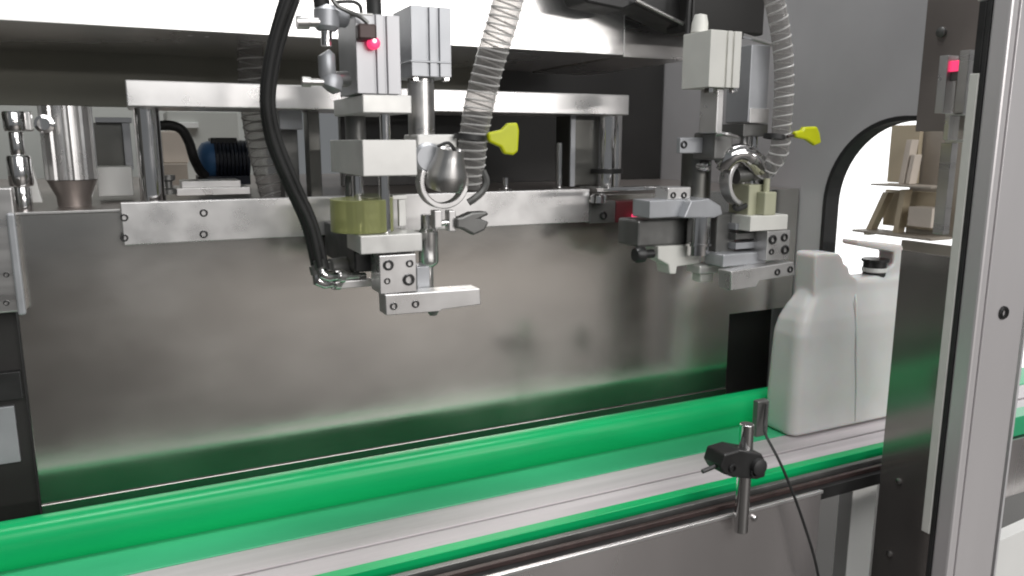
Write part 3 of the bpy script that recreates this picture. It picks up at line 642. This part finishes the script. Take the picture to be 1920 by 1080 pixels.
q = MB(); q.tube(smooth_path([at(1345,252,.81), at(1360,252,.80), at(1382,258,.80)]), .003, 8); q.build('lever', M['steel'], n2, bevel=0, smooth=True)
c = at(1404, 340, .825)
MB().arc(c, .0285, .0065, 105, 265, .02).build('clamp_ring', M['alu'], n2, bevel=.0012, smooth=True)
q = MB(); a, b = at(1378,330,.835), at(1444,318,.835); q.cyl(a, b, .011, 20); q.build('hose_tail', M['gun'], n2, bevel=0, smooth=True)
q = MB(); q.tube(smooth_path([at(1425,338,.82), at(1432,350,.82), at(1428,366,.82), at(1408,380,.82), at(1384,392,.82), at(1376,386,.82)]), .0035, 8); q.build('ring_hinge', M['rubber'], n2, bevel=0, smooth=True)
MB().prism(P2([(1296,376),(1330,372),(1352,386),(1356,402),(1340,409),(1282,409)], .83), 'y', .83, .87).build('arm_block', M['anod'], n2, bevel=.002)
MB().fb(1218, 375, 1292, 408, .845, .04).build('swing_arm', M['anod'], n2, bevel=.0015)
MB().fb(1252, 351, 1296, 375, .85, .03).build('stop_block', M['alu'], n2, bevel=.002)
for px in (1262, 1282): screw(px, 366, .85, 5, n2)
q = MB(); q.fb(1140, 350, 1243, 357, .88, .012); q.build('link_bar', M['chrome'], n2, bevel=.001)
q = MB(); p = at(1326,481,.825); zz = lambda y: at(1326,y,.825).z - p.z; u = at(1327,440,.825).x-at(1326,440,.825).x
q.lathe((p.x,.845,p.z), (0,0,1), [(0,0),(17*u,0),(17*u,zz(464)),(20*u,zz(463)),(20*u,zz(459)),(18*u,zz(458)),(18*u,zz(408)),(0,zz(408))], 24); q.build('stem', M['chrome'], n2, bevel=0, smooth=True)
# cap gripper below the swing arm
t = thing('cap_gripper', 'dark gripper body with cream pads under the right swing arm', 'gripper', at(1260,525,.86))
MB().fb(1196, 411, 1306, 460, .865, .05).build('body', M['gun'], t, bevel=.003)
MB().prism(P2([(1234,462),(1312,458),(1312,494),(1270,500),(1268,514),(1256,514),(1254,497),(1234,486)], .86), 'y', .86, .89).build('pad', M['cream'], t, bevel=.002)
MB().fb(1312, 496, 1368, 512, .845, .03).build('pad', M['aluw'], t, bevel=.002); MB().fb(1314, 512.5, 1338, 529, .85, .02).build('pad', M['cream'], t, bevel=.002)
q = MB(); a = at(1190,478,.865); q.lathe(a, (1,0,0), [(0,0),(.009,0),(.011,.003),(.011,.013),(.006,.015),(.006,.03),(0,.03)], 18); q.build('knob', M['black'], t, bevel=0, smooth=True)
# red slide at the right end of the mounting bar
t = thing('slide_stop', 'dark stop with red slide at the right end of the mounting bar', 'stop', at(1150,418,.98))
MB().fb(1106, 377, 1154, 418, .9835, .016).build('block', M['gun'], t, bevel=.001)
MB().fb(1155, 377, 1218, 416, .984, .012).build('slide', M['red'], t, bevel=.001)
MB().fb(1193, 402, 1224, 415, .97, .0135).build('tip', M['led'], t, bevel=.001)
screw(1131, 404, .9835, 7, t)
q = MB(); c = at(1122,372,.975); q.lathe(c, (0,0,1), [(0,-.006),(.012,-.006),(.012,.004),(.008,.007),(0,.007)], 18); q.build('knob', M['chrome'], t, bevel=0, smooth=True)
MB().fb(1120, 352, 1160, 360, .99, .05).build('cover', M['steel'], t)

# ------------------------------------------------------------------ things above, top right
t = thing('cable_carrier', 'black cable carrier with thin bright rod across the top right', 'cable carrier', at(1250,20,.95))
MB().prism(P2([(1075,-60),(1100,4),(1168,18),(1192,8),(1290,58),(1300,-60)], .93), 'y', .93, .985).build('cover', M['black'], t, bevel=.003)
q = MB(); q.cyl(at(1192,0,.92), at(1288,48,.92), .0024, 10); q.build('rod', M['steel'], t, bevel=0, smooth=True)
q = MB(); q.tube(smooth_path([at(1296,-30,.90), at(1291,20,.90), at(1289,70,.90), at(1288,100,.89)]), .0035, 8); q.build('cable', M['rubber'], t, bevel=0, smooth=True)
q = MB(); q.fb(1300, -80, 1436, 62, .90, .06); tag(q.build('upper_housing', M['dark'], bevel=.003), 'black housing above the right filling nozzle', 'housing')
q = MB(); q.tube(smooth_path([at(1392,66,.85), at(1410,72,.85), at(1430,78,.85), at(1446,84,.85)]), .003, 8); tag(q.build('steel_pipe', M['steel'], bevel=0, smooth=True), 'thin steel pipe between the right air cylinders', 'pipe')
